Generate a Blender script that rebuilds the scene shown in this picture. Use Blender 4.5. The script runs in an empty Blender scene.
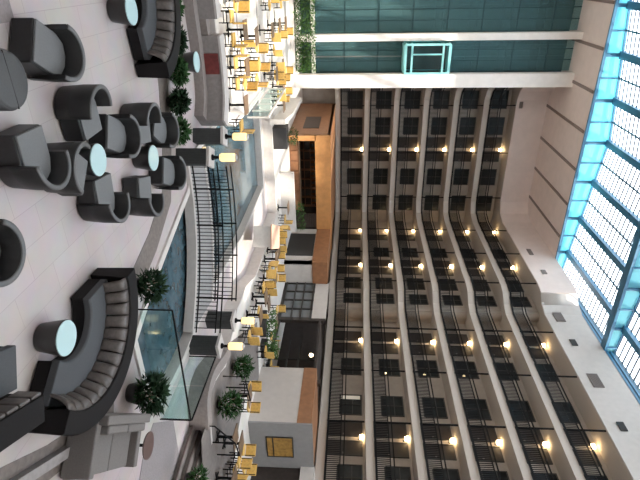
import bpy, bmesh, math, random
from math import sin, cos, pi, radians, atan2, hypot
from mathutils import Vector, Matrix
from mathutils.geometry import tessellate_polygon

random.seed(7)
scene = bpy.context.scene
COL = scene.collection

# ------------------------------------------------------------------ camera
CF, YAW, PITCH, ROLL = 508.0, 0.49357, 0.06453, 0.01586
EYE = Vector((0.0, 0.0, 5.8))
FW = Vector((sin(YAW)*cos(PITCH), cos(YAW)*cos(PITCH), -sin(PITCH)))
R0 = Vector((cos(YAW), -sin(YAW), 0)); U0 = R0.cross(FW)
RT = R0*cos(ROLL) + U0*sin(ROLL); UP = -R0*sin(ROLL) + U0*cos(ROLL)
cam_d = bpy.data.cameras.new('camera'); cam = bpy.data.objects.new('camera', cam_d); COL.objects.link(cam)
cam_d.sensor_width = 36; cam_d.lens = CF/640*36; cam_d.clip_start = 0.05; cam_d.clip_end = 500
# the phone was held sideways: image +x is up in the hall
m = Matrix((UP, -RT, -FW)).transposed().to_4x4(); m.translation = EYE
cam.matrix_world = m
scene.camera = cam

def at(x, y, z=0.0):
    d = FW*CF + RT*(y-240) + UP*(x-320)
    return EYE + d*((z-EYE.z)/d.z)

# ------------------------------------------------------------------ materials
def mat(name, col, rough=0.6, var=0.0, scale=6.0, metal=0.0, emit=None, estr=0.0, spec=0.5, bump=0.0):
    M = bpy.data.materials.new(name); M.use_nodes = True
    nt = M.node_tree; b = nt.nodes['Principled BSDF']
    b.inputs['Base Color'].default_value = (*col, 1); b.inputs['Roughness'].default_value = rough
    b.inputs['Metallic'].default_value = metal; b.inputs['Specular IOR Level'].default_value = spec
    if var or bump:
        tc = nt.nodes.new('ShaderNodeTexCoord'); n = nt.nodes.new('ShaderNodeTexNoise')
        n.inputs['Scale'].default_value = scale; n.inputs['Detail'].default_value = 4
        nt.links.new(tc.outputs['Object'], n.inputs['Vector'])
        if var:
            r = nt.nodes.new('ShaderNodeValToRGB')
            r.color_ramp.elements[0].position = 0.3; r.color_ramp.elements[1].position = 0.7
            r.color_ramp.elements[0].color = (*[max(0, c*(1-var)) for c in col], 1)
            r.color_ramp.elements[1].color = (*[min(1, c*(1+var)) for c in col], 1)
            nt.links.new(n.outputs['Fac'], r.inputs['Fac']); nt.links.new(r.outputs['Color'], b.inputs['Base Color'])
        if bump:
            bp = nt.nodes.new('ShaderNodeBump'); bp.inputs['Strength'].default_value = bump
            nt.links.new(n.outputs['Fac'], bp.inputs['Height']); nt.links.new(bp.outputs['Normal'], b.inputs['Normal'])
    if emit:
        b.inputs['Emission Color'].default_value = (*emit, 1); b.inputs['Emission Strength'].default_value = estr
    return M

def tile_mat(name, c1, c2, mortar, w, h, rot=0.0, rough=0.45, msize=0.006):
    M = bpy.data.materials.new(name); M.use_nodes = True; nt = M.node_tree; b = nt.nodes['Principled BSDF']
    tc = nt.nodes.new('ShaderNodeTexCoord'); mp = nt.nodes.new('ShaderNodeMapping'); br = nt.nodes.new('ShaderNodeTexBrick')
    mp.inputs['Rotation'].default_value = (0, 0, rot)
    nt.links.new(tc.outputs['Object'], mp.inputs['Vector']); nt.links.new(mp.outputs['Vector'], br.inputs['Vector'])
    br.inputs['Color1'].default_value = (*c1, 1); br.inputs['Color2'].default_value = (*c2, 1); br.inputs['Mortar'].default_value = (*mortar, 1)
    br.inputs['Scale'].default_value = 1; br.inputs['Brick Width'].default_value = w; br.inputs['Row Height'].default_value = h
    br.inputs['Mortar Size'].default_value = msize; br.inputs['Mortar Smooth'].default_value = 0.1; br.inputs['Bias'].default_value = 0
    nz = nt.nodes.new('ShaderNodeTexNoise'); nz.inputs['Scale'].default_value = 1.7; nz.inputs['Detail'].default_value = 5
    nt.links.new(tc.outputs['Object'], nz.inputs['Vector'])
    mx = nt.nodes.new('ShaderNodeMixRGB'); mx.blend_type = 'OVERLAY'; mx.inputs['Fac'].default_value = 0.15
    nt.links.new(br.outputs['Color'], mx.inputs['Color1']); nt.links.new(nz.outputs['Color'], mx.inputs['Color2'])
    nt.links.new(mx.outputs['Color'], b.inputs['Base Color']); b.inputs['Roughness'].default_value = rough
    return M

def glass_mat(name, tint, clear=0.8, rough=0.03, diff=None):
    """thin pane: mostly clear with tint, partly reflecting"""
    M = bpy.data.materials.new(name); M.use_nodes = True; nt = M.node_tree; nt.nodes.clear()
    out = nt.nodes.new('ShaderNodeOutputMaterial'); t = nt.nodes.new('ShaderNodeBsdfTransparent'); g = nt.nodes.new('ShaderNodeBsdfGlossy')
    t.inputs['Color'].default_value = (*tint, 1); g.inputs['Roughness'].default_value = rough
    mx = nt.nodes.new('ShaderNodeMixShader'); mx.inputs['Fac'].default_value = 1-clear
    nt.links.new(t.outputs[0], mx.inputs[1])
    if diff:
        d = nt.nodes.new('ShaderNodeBsdfDiffuse'); d.inputs['Color'].default_value = (*diff, 1)
        nt.links.new(d.outputs[0], mx.inputs[2])
    else:
        nt.links.new(g.outputs[0], mx.inputs[2])
    nt.links.new(mx.outputs[0], out.inputs['Surface'])
    return M

def panel_mat(name, col):
    M = bpy.data.materials.new(name); M.use_nodes = True; nt = M.node_tree; nt.nodes.clear()
    out = nt.nodes.new('ShaderNodeOutputMaterial'); t = nt.nodes.new('ShaderNodeBsdfTranslucent'); d = nt.nodes.new('ShaderNodeBsdfDiffuse')
    t.inputs['Color'].default_value = (*col, 1); d.inputs['Color'].default_value = (*col, 1)
    mx = nt.nodes.new('ShaderNodeMixShader'); mx.inputs['Fac'].default_value = 0.4
    nt.links.new(t.outputs[0], mx.inputs[1]); nt.links.new(d.outputs[0], mx.inputs[2]); nt.links.new(mx.outputs[0], out.inputs['Surface'])
    return M

MT = {}
MT['tile'] = tile_mat('lounge_tile', (.475, .425, .428), (.44, .393, .397), (.36, .31, .32), 1.25, 0.62, rot=pi/2)
MT['terrace'] = tile_mat('terrace_tile', (.72, .69, .66), (.66, .63, .60), (.5, .46, .43), 0.9, 0.9)
MT['border'] = mat('brown_stone_border', (.16, .135, .125), .5, .2, 9)
MT['curb'] = mat('white_stone_curb', (.58, .545, .53), .5, .06)
MT['grey_stone'] = mat('grey_stone', (.27, .25, .25), .6, .12, 8)
MT['step_stone'] = mat('step_stone', (.25, .22, .213), .6, .1, 10)
MT['tread'] = mat('dark_tread_nosing', (.10, .06, .055), .5)
MT['leather'] = mat('charcoal_leather', (.016, .0165, .0185), .45, .15, 20)
MT['seat'] = mat('grey_seat_fabric', (.145, .15, .158), .7, .08, 60)
MT['rim'] = mat('grey_rim_leather', (.105, .107, .113), .5, .1, 30)
MT['sofa_dark'] = mat('black_sofa_leather', (.011, .010, .011), .65, .1, 20, spec=.15)
MT['sofa_seat'] = mat('slate_sofa_fabric', (.05, .054, .062), .65, .1, 40)
MT['channel'] = mat('brown_grey_channel_leather', (.085, .073, .07), .42, .25, 14)
MT['glass_top'] = mat('pale_blue_glass_top', (.47, .66, .70), .2)
MT['drum'] = mat('black_drum', (.018, .017, .018), .35, .1, 12)
MT['ottoman'] = mat('charcoal_ottoman', (.065, .067, .072), .6, .08, 30)
MT['water'] = mat('pond_water', (.05, .09, .115), .08, .3, 3.0, spec=.6, bump=.25)
MT['pond_wall'] = mat('pond_wall', (.12, .13, .14), .7, .2, 4)
MT['black_metal'] = mat('black_metal', (.008, .008, .009), .7, spec=.1)
MT['pillar'] = mat('dark_ribbed_stone', (.04, .045, .047), .6, .2, 25)
MT['cap'] = mat('pale_stone_cap', (.55, .52, .51), .5, .05)
MT['lamp'] = mat('lantern_glass', (.9, .75, .5), .4, emit=(1, .72, .32), estr=1.1)
MT['sconce'] = mat('sconce_shade', (.9, .8, .6), .4, emit=(1, .72, .38), estr=24)
MT['sconce_dim'] = mat('small_lamp_shade', (.9, .8, .6), .4, emit=(1, .75, .4), estr=2.5)
MT['bulb'] = mat('pendant_globe', (.9, .8, .6), .4, emit=(1, .8, .5), estr=8)
MT['white'] = mat('off_white_plaster', (.52, .475, .447), .7, .04, 3)
MT['bright'] = mat('white_paint', (.80, .77, .74), .7, .03, 2)
MT['path'] = mat('brown_grey_stone_floor', (.17, .15, .145), .6, .12, 6)
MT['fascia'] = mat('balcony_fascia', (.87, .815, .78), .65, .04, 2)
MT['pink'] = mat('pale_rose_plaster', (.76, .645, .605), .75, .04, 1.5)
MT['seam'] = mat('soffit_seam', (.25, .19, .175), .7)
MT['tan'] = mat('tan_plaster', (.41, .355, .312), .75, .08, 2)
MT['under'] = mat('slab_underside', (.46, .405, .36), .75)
MT['teal'] = mat('teal_shaft_wall', (.03, .07, .08), .35, .25, .8)
MT['teal_beam'] = mat('teal_shaft_beam', (.02, .055, .065), .4)
MT['dark_frame'] = mat('dark_window_frame', (.03, .028, .027), .5)
MT['dark_glass'] = mat('dark_window_glass', (.02, .023, .025), .25, .3, 2, spec=.25)
MT['door'] = mat('dark_brown_door', (.035, .026, .023), .6, .2, 4)
MT['blue'] = mat('blue_steel', (.045, .16, .27), .4)
MT['deep_blue'] = mat('dark_blue_steel', (.02, .075, .12), .4)
MT['rod'] = mat('grey_glazing_bar', (.10, .12, .15), .5)
MT['cyan_panel'] = panel_mat('cyan_panel', (.30, .68, .76))
MT['pane'] = glass_mat('skylight_pane', (.92, .95, .97), .86, diff=(.9, .93, .95))
MT['guard'] = glass_mat('guard_glass', (.84, .94, .93), .95)
MT['shaft_glass'] = glass_mat('shaft_glass', (.78, .90, .91), .84, diff=(.27, .47, .50))
MT['cab_glass'] = glass_mat('lift_cab_glass', (.55, .8, .82), .97)
MT['cab_frame'] = mat('pale_teal_cab_frame', (.30, .68, .70), .35)
MT['cab_in'] = mat('cab_interior', (.06, .055, .06), .5)
MT['wood'] = mat('orange_wood', (.50, .235, .085), .45, .12, 2.5)
MT['wood_d'] = mat('brown_wood', (.27, .12, .055), .5, .15, 3)
MT['gold'] = mat('golden_chair_leather', (.66, .42, .12), .5, .15, 12)
MT['table_dark'] = mat('dark_table_wood', (.16, .10, .06), .4, .2, 10)
MT['leaf'] = mat('leaf', (.03, .075, .025), .85, .4, 5, spec=.1)
MT['leaf_l'] = mat('light_leaf', (.075, .15, .045), .85, .5, 5, spec=.1)
MT['leaf_d'] = mat('dark_leaf', (.014, .032, .015), .85, .5, 5, spec=.1)
MT['pot'] = mat('dark_planter', (.035, .033, .035), .5, .1, 8)
MT['soil'] = mat('soil', (.03, .02, .015), .9, .3, 30)
MT['greywall'] = mat('grey_plaster', (.27, .265, .27), .75, .05, 4)
MT['gold_pic'] = mat('gold_picture', (.36, .21, .06), .45, .35, 5)
MT['red'] = mat('dark_red_panel', (.16, .03, .028), .5, .25, 8)
MT['peach'] = mat('peach_counter_top', (.62, .40, .30), .5, .06, 6)
MT['loveseat'] = mat('grey_loveseat_fabric', (.15, .138, .134), .75, .1, 30)
MT['loveseat_d'] = mat('dark_loveseat_side', (.06, .052, .05), .6, .1, 10)
MT['carpet'] = mat('grey_mauve_carpet', (.25, .225, .235), .9, .1, 20)
MT['vent'] = mat('vent_grille', (.20, .17, .16), .6)
MT['vent_d'] = mat('dark_vent', (.03, .03, .03), .6)
MT['bottle'] = mat('amber_bottle', (.25, .09, .02), .15, .3, 6)
MT['shelf_dark'] = mat('dark_shelf_back', (.045, .028, .022), .5, .2, 5)

# ------------------------------------------------------------------ mesh helpers
class MB:
    def __init__(self): self.v = []; self.f = []; self.mi = []; self.cur = 0; self.sm = []
    def add(self, vs, fs, smooth=False):
        o = len(self.v); self.v += [tuple(v) for v in vs]
        for f in fs: self.f.append([i+o for i in f]); self.mi.append(self.cur); self.sm.append(smooth)
        return self
    def box(self, x0, x1, y0, y1, z0, z1):
        vs = [(x0,y0,z0),(x1,y0,z0),(x1,y1,z0),(x0,y1,z0),(x0,y0,z1),(x1,y0,z1),(x1,y1,z1),(x0,y1,z1)]
        return self.add(vs, [(0,3,2,1),(4,5,6,7),(0,1,5,4),(1,2,6,5),(2,3,7,6),(3,0,4,7)])
    def bar(self, a, b, w, h=None, up=(0,0,1)):
        """square bar from a to b, w wide, h high"""
        h = h or w; a = Vector(a); b = Vector(b); d = (b-a).normalized(); u = Vector(up)
        if abs(d.dot(u)) > .99: u = Vector((1,0,0))
        s = d.cross(u).normalized(); u = s.cross(d).normalized()
        vs = []
        for p in (a, b):
            for sx, sy in ((-1,-1),(1,-1),(1,1),(-1,1)): vs.append(p + s*(w/2*sx) + u*(h/2*sy))
        return self.add(vs, [(3,2,1,0),(4,5,6,7),(0,1,5,4),(1,2,6,5),(2,3,7,6),(3,0,4,7)])
    def lathe(self, prof, n=24, c=(0,0,0)):
        """prof: list of (r,z)"""
        vs = []; fs = []
        for r, z in prof:
            for k in range(n): a = 2*pi*k/n; vs.append((c[0]+r*cos(a), c[1]+r*sin(a), c[2]+z))
        for i in range(len(prof)-1):
            for k in range(n):
                k2 = (k+1) % n; fs.append((i*n+k, i*n+k2, (i+1)*n+k2, (i+1)*n+k))
        self.add(vs, fs, True)
        o = len(self.v)-len(vs)
        for i, rev in ((0, True), (len(prof)-1, False)):
            if prof[i][0] > 1e-4:
                l = [o+i*n+k for k in range(n)]
                self.f.append(l[::-1] if rev else l); self.mi.append(self.cur); self.sm.append(False)
        return self
    def prism(self, poly, z0, z1, holes=()):
        """vertical prism over a plan outline"""
        loops = [list(poly)] + [list(h) for h in holes]
        flat = [p for l in loops for p in l]
        tris = tessellate_polygon([[Vector((p[0], p[1], 0)) for p in l] for l in loops])
        n = len(flat); vs = [(p[0], p[1], z1) for p in flat] + [(p[0], p[1], z0) for p in flat]; fs = []
        for t in tris:
            a, b, c = [Vector((flat[i][0], flat[i][1])) for i in t]
            if (b-a).cross(c-a) < 0: t = t[::-1]
            fs.append(tuple(t)); fs.append(tuple(i+n for i in t[::-1]))
        o = 0
        for li, l in enumerate(loops):
            k = len(l); area = sum(l[i][0]*l[(i+1)%k][1]-l[(i+1)%k][0]*l[i][1] for i in range(k))
            for i in range(k):
                a, b = o+i, o+(i+1) % k
                fs.append((a, a+n, b+n, b) if (area > 0) != (li > 0) is False else (a, a+n, b+n, b))
            o += k
        return self.add(vs, fs)
    def sweep(self, path, prof, closed=False, smooth=False, caps=True):
        """prof (offset outward to the right of travel, z) swept along plan path [(x,y)] or [(x,y,z)]"""
        n = len(path); k = len(prof); vs = []; fs = []
        P = [Vector((p[0], p[1])) for p in path]; Z = [p[2] if len(p) > 2 else 0 for p in path]
        for i in range(n):
            if closed: d0 = P[i]-P[i-1]; d1 = P[(i+1) % n]-P[i]
            else: d0 = P[i]-P[max(i-1, 0)]; d1 = P[min(i+1, n-1)]-P[i]
            if d0.length < 1e-9: d0 = d1
            if d1.length < 1e-9: d1 = d0
            d0 = d0.normalized(); d1 = d1.normalized(); n0 = Vector((d0.y, -d0.x)); n1 = Vector((d1.y, -d1.x))
            nn = (n0+n1); nn = nn/max(nn.length_squared/2, .3) if nn.length > 1e-6 else n0
            for o, z in prof: q = P[i]+nn*o; vs.append((q.x, q.y, Z[i]+z))
        segs = n if closed else n-1
        for i in range(segs):
            j = (i+1) % n
            for a in range(k):
                b = (a+1) % k; fs.append((i*k+a, i*k+b, j*k+b, j*k+a))
        if caps and not closed: fs.append(tuple(range(k))[::-1]); fs.append(tuple((n-1)*k+a for a in range(k)))
        return self.add(vs, fs, smooth)
    def tube(self, pts, r, n=8):
        pts = [Vector(p) for p in pts]; vs = []; fs = []
        for i, p in enumerate(pts):
            d = (pts[min(i+1, len(pts)-1)]-pts[max(i-1, 0)]).normalized()
            u = Vector((0,0,1)) if abs(d.z) < .95 else Vector((1,0,0)); s = d.cross(u).normalized(); u = s.cross(d)
            for k in range(n): a = 2*pi*k/n; vs.append(p+s*(r*cos(a))+u*(r*sin(a)))
        for i in range(len(pts)-1):
            for k in range(n): k2 = (k+1) % n; fs.append((i*n+k, i*n+k2, (i+1)*n+k2, (i+1)*n+k))
        fs.append(tuple(range(n))[::-1]); fs.append(tuple((len(pts)-1)*n+k for k in range(n)))
        return self.add(vs, fs, True)
    def build(self, name, mats, parent=None, loc=(0,0,0), bevel=0.0, kind=None, seg=2):
        me = bpy.data.meshes.new(name); me.from_pydata(self.v, [], self.f)
        if not isinstance(mats, (list, tuple)): mats = [mats]
        for q in mats: me.materials.append(q)
        for i, p in enumerate(me.polygons): p.material_index = self.mi[i]; p.use_smooth = self.sm[i]
        bm = bmesh.new(); bm.from_mesh(me); bmesh.ops.recalc_face_normals(bm, faces=bm.faces)
        bm.to_mesh(me); bm.free(); me.update()
        o = bpy.data.objects.new(name, me); COL.objects.link(o); o.location = loc
        if parent: o.parent = parent
        if bevel:
            b = o.modifiers.new('bevel', 'BEVEL'); b.width = bevel; b.segments = seg; b.limit_method = 'ANGLE'; b.angle_limit = radians(40)
        if kind: o['kind'] = kind
        return o

def S(name, mb, m, parent=None, **k):
    return mb.build(name, m, parent, kind=None if parent else 'structure', **k)
def tag(o, label, cat, group=None):
    o['label'] = label; o['category'] = cat
    if group: o['group'] = group
    return o
def empty(name, label, cat, loc=(0,0,0), rz=0, group=None, kind=None):
    o = bpy.data.objects.new(name, None); COL.objects.link(o); o.location = loc; o.rotation_euler = (0,0,rz)
    o.empty_display_size = .2
    if kind: o['kind'] = kind
    else: tag(o, label, cat, group)
    return o
def kids(o): return [c for c in bpy.data.objects if c.parent is o]
TREE = {}
def dup(root, loc, rz, label=None, group=None):
    if root.name not in TREE: TREE[root.name] = [(c, kids(c)) for c in kids(root)]
    r = root.copy(); COL.objects.link(r); r.location = loc; r.rotation_euler = (0,0,rz)
    if label: r['label'] = label
    if group: r['group'] = group
    for c, gs in TREE[root.name]:
        d = c.copy(); COL.objects.link(d); d.parent = r
        for g in gs: e = g.copy(); COL.objects.link(e); e.parent = d
    return r
ORD = ['first','second','third','fourth','fifth','sixth','seventh','eighth','ninth','tenth','eleventh','twelfth','thirteenth','fourteenth']
def face(dx, dy): return atan2(-dx, dy)
Fd = Vector((sin(YAW), cos(YAW))); Rd = Vector((cos(YAW), -sin(YAW)))
def facing(r, f): q = Rd*r+Fd*f; return face(q.x, q.y)

# ------------------------------------------------------------------ shell
SP = 2.8; Z0 = 4.15; TER = 0.6
slabz = [Z0+SP*k for k in range(6)]
ROOF = 23.8; CEIL = 20.9
front = [(24.34,-8),(24.34,33.4),(24.0,34.2),(23.3,34.9),(23.1,35.8),(23.1,47.2),(22.7,48.5),(21.6,49.08),(11.2,49.08),(10.3,48.6),(9.72,47.8)]
def offs(path, d):
    out = []
    P = [Vector(p) for p in path]
    for i in range(len(P)):
        d0 = (P[i]-P[max(i-1,0)]); d1 = P[min(i+1,len(P)-1)]-P[i]
        if d0.length < 1e-9: d0 = d1
        if d1.length < 1e-9: d1 = d0
        d0.normalize(); d1.normalize(); n = Vector((d0.y,-d0.x))+Vector((d1.y,-d1.x)); n = n/max(n.length_squared/2,.3)
        q = P[i]+n*d; out.append((q.x,q.y))
    return out
back_poly = [(9.72,51.2),(27.2,51.2),(27.2,-8)]
for k, z in enumerate(slabz):
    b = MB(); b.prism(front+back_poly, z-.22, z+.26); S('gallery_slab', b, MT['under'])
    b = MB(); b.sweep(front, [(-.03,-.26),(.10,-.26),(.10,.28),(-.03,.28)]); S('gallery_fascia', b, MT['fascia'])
ZE0, ZR0 = 24.5, 25.75
# back walls of the galleries
b = MB(); b.box(26.1,26.5,-8,34.3,0,CEIL); S('wall_right', b, MT['tan'])
b = MB(); b.box(24.9,26.5,34.3,51.2,0,CEIL); S('wall_right', b, MT['tan'])
b = MB(); b.box(9.72,24.9,50.9,51.3,0,CEIL); S('wall_far', b, MT['tan'])
# rounded wall ends at the jog
b = MB(); b.lathe([(.5,TER),(.5,CEIL)], 28, (25.35,34.6,0)); S('wall_jog', b, MT['tan'])
# upper band
b = MB(); b.sweep(front[:3], [(-.1,CEIL),(.12,CEIL),(.12,ROOF-.05),(-.1,ROOF-.05)]); S('wall_upper', b, MT['white'])
b = MB(); b.sweep(front[3:], [(-.1,CEIL),(.12,CEIL),(.12,ROOF-.1),(-.1,ROOF-.1)]); S('wall_upper', b, MT['pink'])
b = MB(); b.lathe([(1.6,CEIL),(1.6,ROOF-.06)], 40, (24.65,35.75,0)); S('wall_upper', b, MT['white'])
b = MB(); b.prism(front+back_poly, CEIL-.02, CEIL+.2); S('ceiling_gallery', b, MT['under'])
# pink upper wall behind the end soffit, and the shaft enclosure
b = MB(); b.box(-2.3,27.2,40.15,51.5,ROOF-.08,ROOF+.25); S('ceiling_soffit', b, MT['pink'])
b = MB()
for i in range(9): x = 20.9-3.07*i; b.box(x-.11,x+.11,40.2,49.0,ROOF-.16,ROOF-.07)
S('trim_1', b, MT['seam'])
b = MB(); b.box(-2.6,-2.3,-8,51.5,-.3,26); S('wall_left', b, MT['bright'])
b = MB(); b.box(-2.6,27.2,-8.3,-8,-.3,26); S('wall_near', b, MT['bright'])
for x0, x1 in ((-2.3,.2),(24.5,27.2)):
    b = MB(); b.box(x0,x1,-8,9.0,ROOF-.05,ROOF+.4); S('ceiling', b, MT['white'])
MT['frosted'] = panel_mat('added_diffuser_panel', (.56, .555, .55))
b = MB(); b.add([(.2,-8,ZE0),(12.3,-8,ZR0),(12.3,9,ZR0),(.2,9,ZE0),(24.5,-8,ZE0),(24.5,9,ZE0)], [(0,1,2,3),(1,4,5,2)]); S('window_frosted', b, MT['frosted'])  # unseen near roof, added as frosted panels to spread diffuse light below
b = MB()
for i in range(8): x = 1.0+3.28*i; b.box(x-.12,x+.12,-8,9,ROOF,ROOF+.3)
S('skylight_rafter', b, MT['blue'])
b = MB(); b.box(24.5,27.2,9.0,40.2,ROOF-.05,ROOF+.25); S('ceiling', b, MT['white'])
b = MB(); b.box(-2.3,.2,9.0,40.2,ROOF-.05,ROOF+.25); S('ceiling', b, MT['white'])

# skylight: gabled glazing, ridge along the hall
XR, ZR, XE0, XE1, ZE = 12.3, 25.75, .2, 24.5, 24.5
def roofz(x): return ZE+(ZR-ZE)*((x-XE0)/(XR-XE0) if x < XR else (XE1-x)/(XE1-XR))
for xa, xb in ((XE0,XR),(XR,XE1)):
    b = MB(); b.add([(xa,9,roofz(xa)),(xb,9,roofz(xb)),(xb,40,roofz(xb)),(xa,40,roofz(xa))], [(0,1,2,3)])
    S('window_skylight', b, MT['pane'])
bx = [2.65+3.28*i for i in range(7)]
for x in bx:
    b = MB(); b.bar((x,9,roofz(x)-.12),(x,40,roofz(x)-.12),.5,.34); S('skylight_rafter', b, MT['blue'])
    if x > 3:
        b = MB(); b.bar((x-1.64,9,roofz(x-1.64)-.05),(x-1.64,40,roofz(x-1.64)-.05),.11,.10); S('skylight_mullion', b, MT['deep_blue'])
b = MB()
for i in range(56):
    y = 9.4+i*.55
    b.bar((XE0,y,ZE-.02),(XR,y,ZR-.02),.13,.05); b.bar((XR,y,ZR-.02),(XE1,y,ZE-.02),.13,.05)
S('glazing_bars', b, MT['rod'])
for x in (XE0,XE1-.12):
    b = MB(); b.box(x-.14,x+.2,9,40.1,ROOF-.1,ROOF+.12); b.box(x-.05,x+.12,9,40.1,ROOF+.3,ROOF+.45); S('skylight_eave', b, MT['blue'])
    b = MB(); b.box(x+.0,x+.08,9,40.1,ROOF+.1,ZE); S('skylight_eave', b, MT['deep_blue'])
def girder(y, t):
    root = empty('skylight_girder', '', '', (0,0,0), kind='structure')
    f = MB(); f.box(XE0,XE1,y-t/2,y+t/2,ROOF-.12,ROOF+.08)
    f.bar((XE0,y,ZE-.05),(XR,y,ZR-.05),t,.16); f.bar((XR,y,ZR-.05),(XE1,y,ZE-.05),t,.16)
    for i in range(15):
        x = 2.65-1.64+1.64*i
        if XE0 < x < XE1: f.box(x-(.12 if i % 2 else .05), x+(.12 if i % 2 else .05), y-t/2+.02, y+t/2-.02, ROOF, roofz(x)-.05)
    f.build('girder_frame', MT['blue'], root)
    for s in (-1,1):
        p = MB(); yy = y+s*(t/2-.06)
        p.add([(XE0,yy,ROOF),(XE1,yy,ROOF),(XE1,yy,ZE),(XR,yy,ZR),(XE0,yy,ZE)], [(0,1,2,3,4)])
        p.build('girder_panel', MT['cyan_panel'], root)
    r = MB()
    for i in range(15):
        x = 2.65-1.64+1.64*i
        if XE0 < x < XE1: r.box(x-.05,x+.05,y-t/2-.03,y-t/2+.03,ROOF,roofz(x)-.06)
    r.build('girder_rib', MT['blue'], root)
for y, t in ((40.0,.16),(29.5,.62),(19.0,.62),(9.0,.4)): girder(y, t)

# floors and pond
W = [(8.6,10.2),(7.85,12.1),(7.3,14.0),(6.7,16.1),(5.75,17.4),(5.5,21.5),(6.5,24.0),(6.5,30.4),(12.4,30.0),(12.4,23.0),(11.7,16.8),(11.9,13.0),(11.75,11.0),(10.4,10.2)]
b = MB(); b.prism([(-2.3,-8),(26.5,-8),(26.5,51.3),(-2.3,51.3)], -.3, 0, [W[::-1]]); S('floor', b, MT['tile'])
b = MB(); b.prism([(5,9.6),(13,9.6),(13,31),(5,31)], -.75, -.30); wt = S('pond_water', b, MT['water'])
b = MB(); b.sweep(W, [(-.02,-.75),(.22,-.75),(.22,.07),(-.02,.07)], closed=True); S('pond_curb', b, MT['curb'])
T = [(15.7,8.2),(15.75,12.9),(14.7,13.1),(13.8,13.5),(13.8,14.6),(14.4,15.8),(13.6,18.5),(13.7,20.5),(14.6,23),(14.6,30.9),(6.2,31.1),(6.2,24.2),(5.2,21.6),(5.2,20.1),(4.4,20.25),(2.2,19.9),(-2.3,19.8),(-2.3,50.9),(26.1,50.9),(26.1,8.2)]
b = MB(); b.prism(T, .005, TER); S('floor_terrace', b, MT['terrace'])
b = MB(); b.sweep(T[1:-3], [(-.02,.0),(.12,.0),(.12,TER+.03),(-.02,TER+.03)][::-1]); S('terrace_curb', b, MT['curb'])
# brown stone border round the lounge
bd = [(-2.2,15.2),(1.5,15.6),(3.1,15.4),(4.6,15.0),(6.2,14.2),(6.95,12.6),(7.35,11.1),(8.1,9.9)]
b = MB(); b.sweep(bd, [(-.38,.002),(.38,.002),(.38,.012),(-.38,.012)]); S('floor_border', b, MT['border'])
b = MB(); b.sweep([(7.2,4.6),(8.3,6.2),(9.6,8.6)], [(-.35,.002),(.35,.002),(.35,.012),(-.35,.012)]); S('floor_border', b, MT['border'])
cp = [at(x,y) for x,y in [(153,423),(173,420),(179,456),(168,500),(136,500),(143,455)]]
b = MB(); b.prism([(p.x,p.y) for p in cp], .002, .012); tag(b.build('carpet', MT['carpet']), 'grey mauve carpet runner on white floor in front of the curved steps', 'carpet')
gp = [at(x,y,TER) for x,y in [(224,347),(257,322),(259,382),(244,398),(236,440),(232,480),(203,480),(201,440),(206,424),(206,398),(222,370)]]
b = MB(); b.prism([(p.x,p.y) for p in gp], TER+.001, TER+.012); S('floor_border', b, MT['path'])
# grey inlay bands of the sunny terrace
for y in (23.6, 28.6, 32.8):
    b = MB(); b.box(-2.3,6.0,y,y+.22,TER+.001,TER+.012); S('floor_border', b, MT['grey_stone'])

# ------------------------------------------------------------------ gallery openings: doors, windows, railings, sconces
wn = [0]; dn = [0]
def rect_on(axis, pos, c, w, z0, z1, sgn, kind):
    """a window or door on a back wall. axis 'x': wall at x=pos, centre c along y"""
    root = bpy.data.objects.new(('window_%d' % wn[0]) if kind == 'w' else ('door_%d' % dn[0]), None); COL.objects.link(root)
    root['kind'] = 'structure'
    if axis == 'x': root.location = (pos, c, z0); root.rotation_euler = (0,0,-pi/2)
    else: root.location = (c, pos, z0)
    h = z1-z0
    # local frame: x along the wall, -y into the hall
    key = (kind, round(w,2), round(h,2))
    if key not in MESH:
        fr = MB()
        for a in ((-w/2-.07,-w/2,-.06,.0,0,h+.07),(w/2,w/2+.07,-.06,.0,0,h+.07),(-w/2,w/2,-.06,.0,h,h+.07)): fr.box(*a)
        if kind == 'w':
            fr.box(-w/2,w/2,-.06,0,-.07,0); fr.box(-.03,.03,-.05,0,0,h); fr.box(-w/2,w/2,-.05,0,h*.58,h*.58+.05)
        fm = fr.build('window_frame' if kind == 'w' else 'door_frame', MT['dark_frame'])
        p = MB(); p.box(-w/2,w/2,-.03,.0,0,h)
        pm = p.build('pane' if kind == 'w' else 'door_leaf', MT['dark_glass'] if kind == 'w' else MT['door'])
        hm = None
        if kind == 'd':
            q = MB(); q.box(w/2-.14,w/2-.06,-.09,-.03,.95,1.05); hm = q.build('door_handle', MT['vent'])
        MESH[key] = (fm.data, pm.data, hm.data if hm else None)
        for o in (fm, pm, hm):
            if o: bpy.data.objects.remove(o)
    for nm, me in zip(('window_frame','pane') if kind == 'w' else ('door_frame','door_leaf','door_handle'), MESH[key]):
        if me: o = bpy.data.objects.new(nm, me); COL.objects.link(o); o.parent = root
    if kind == 'w': wn[0] += 1
    else: dn[0] += 1
MESH = {}
LEV = ['lowest balcony','second balcony up','third balcony up','fourth balcony up','fifth balcony up','top balcony']
sc_proto = [None]
def sconce(loc, rz, label):
    if sc_proto[0] is None:
        r = empty('wall_sconce', label, 'wall lamp', loc, rz, 'lit sconces along the balconies')
        p = MB(); p.box(-.07,.07,-.05,0,-.22,.12); p.build('back_plate', MT['dark_frame'], r)
        s = MB(); s.lathe([(.07,-.12),(.13,-.1),(.17,.1),(.15,.12)], 14, (0,-.2,0)); s.build('lamp_shade', MT['sconce'], r)
        sc_proto[0] = r
    else: dup(sc_proto[0], loc, rz, label)
YS = [12.9, 22.25, 31.6, 41.1]
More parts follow.
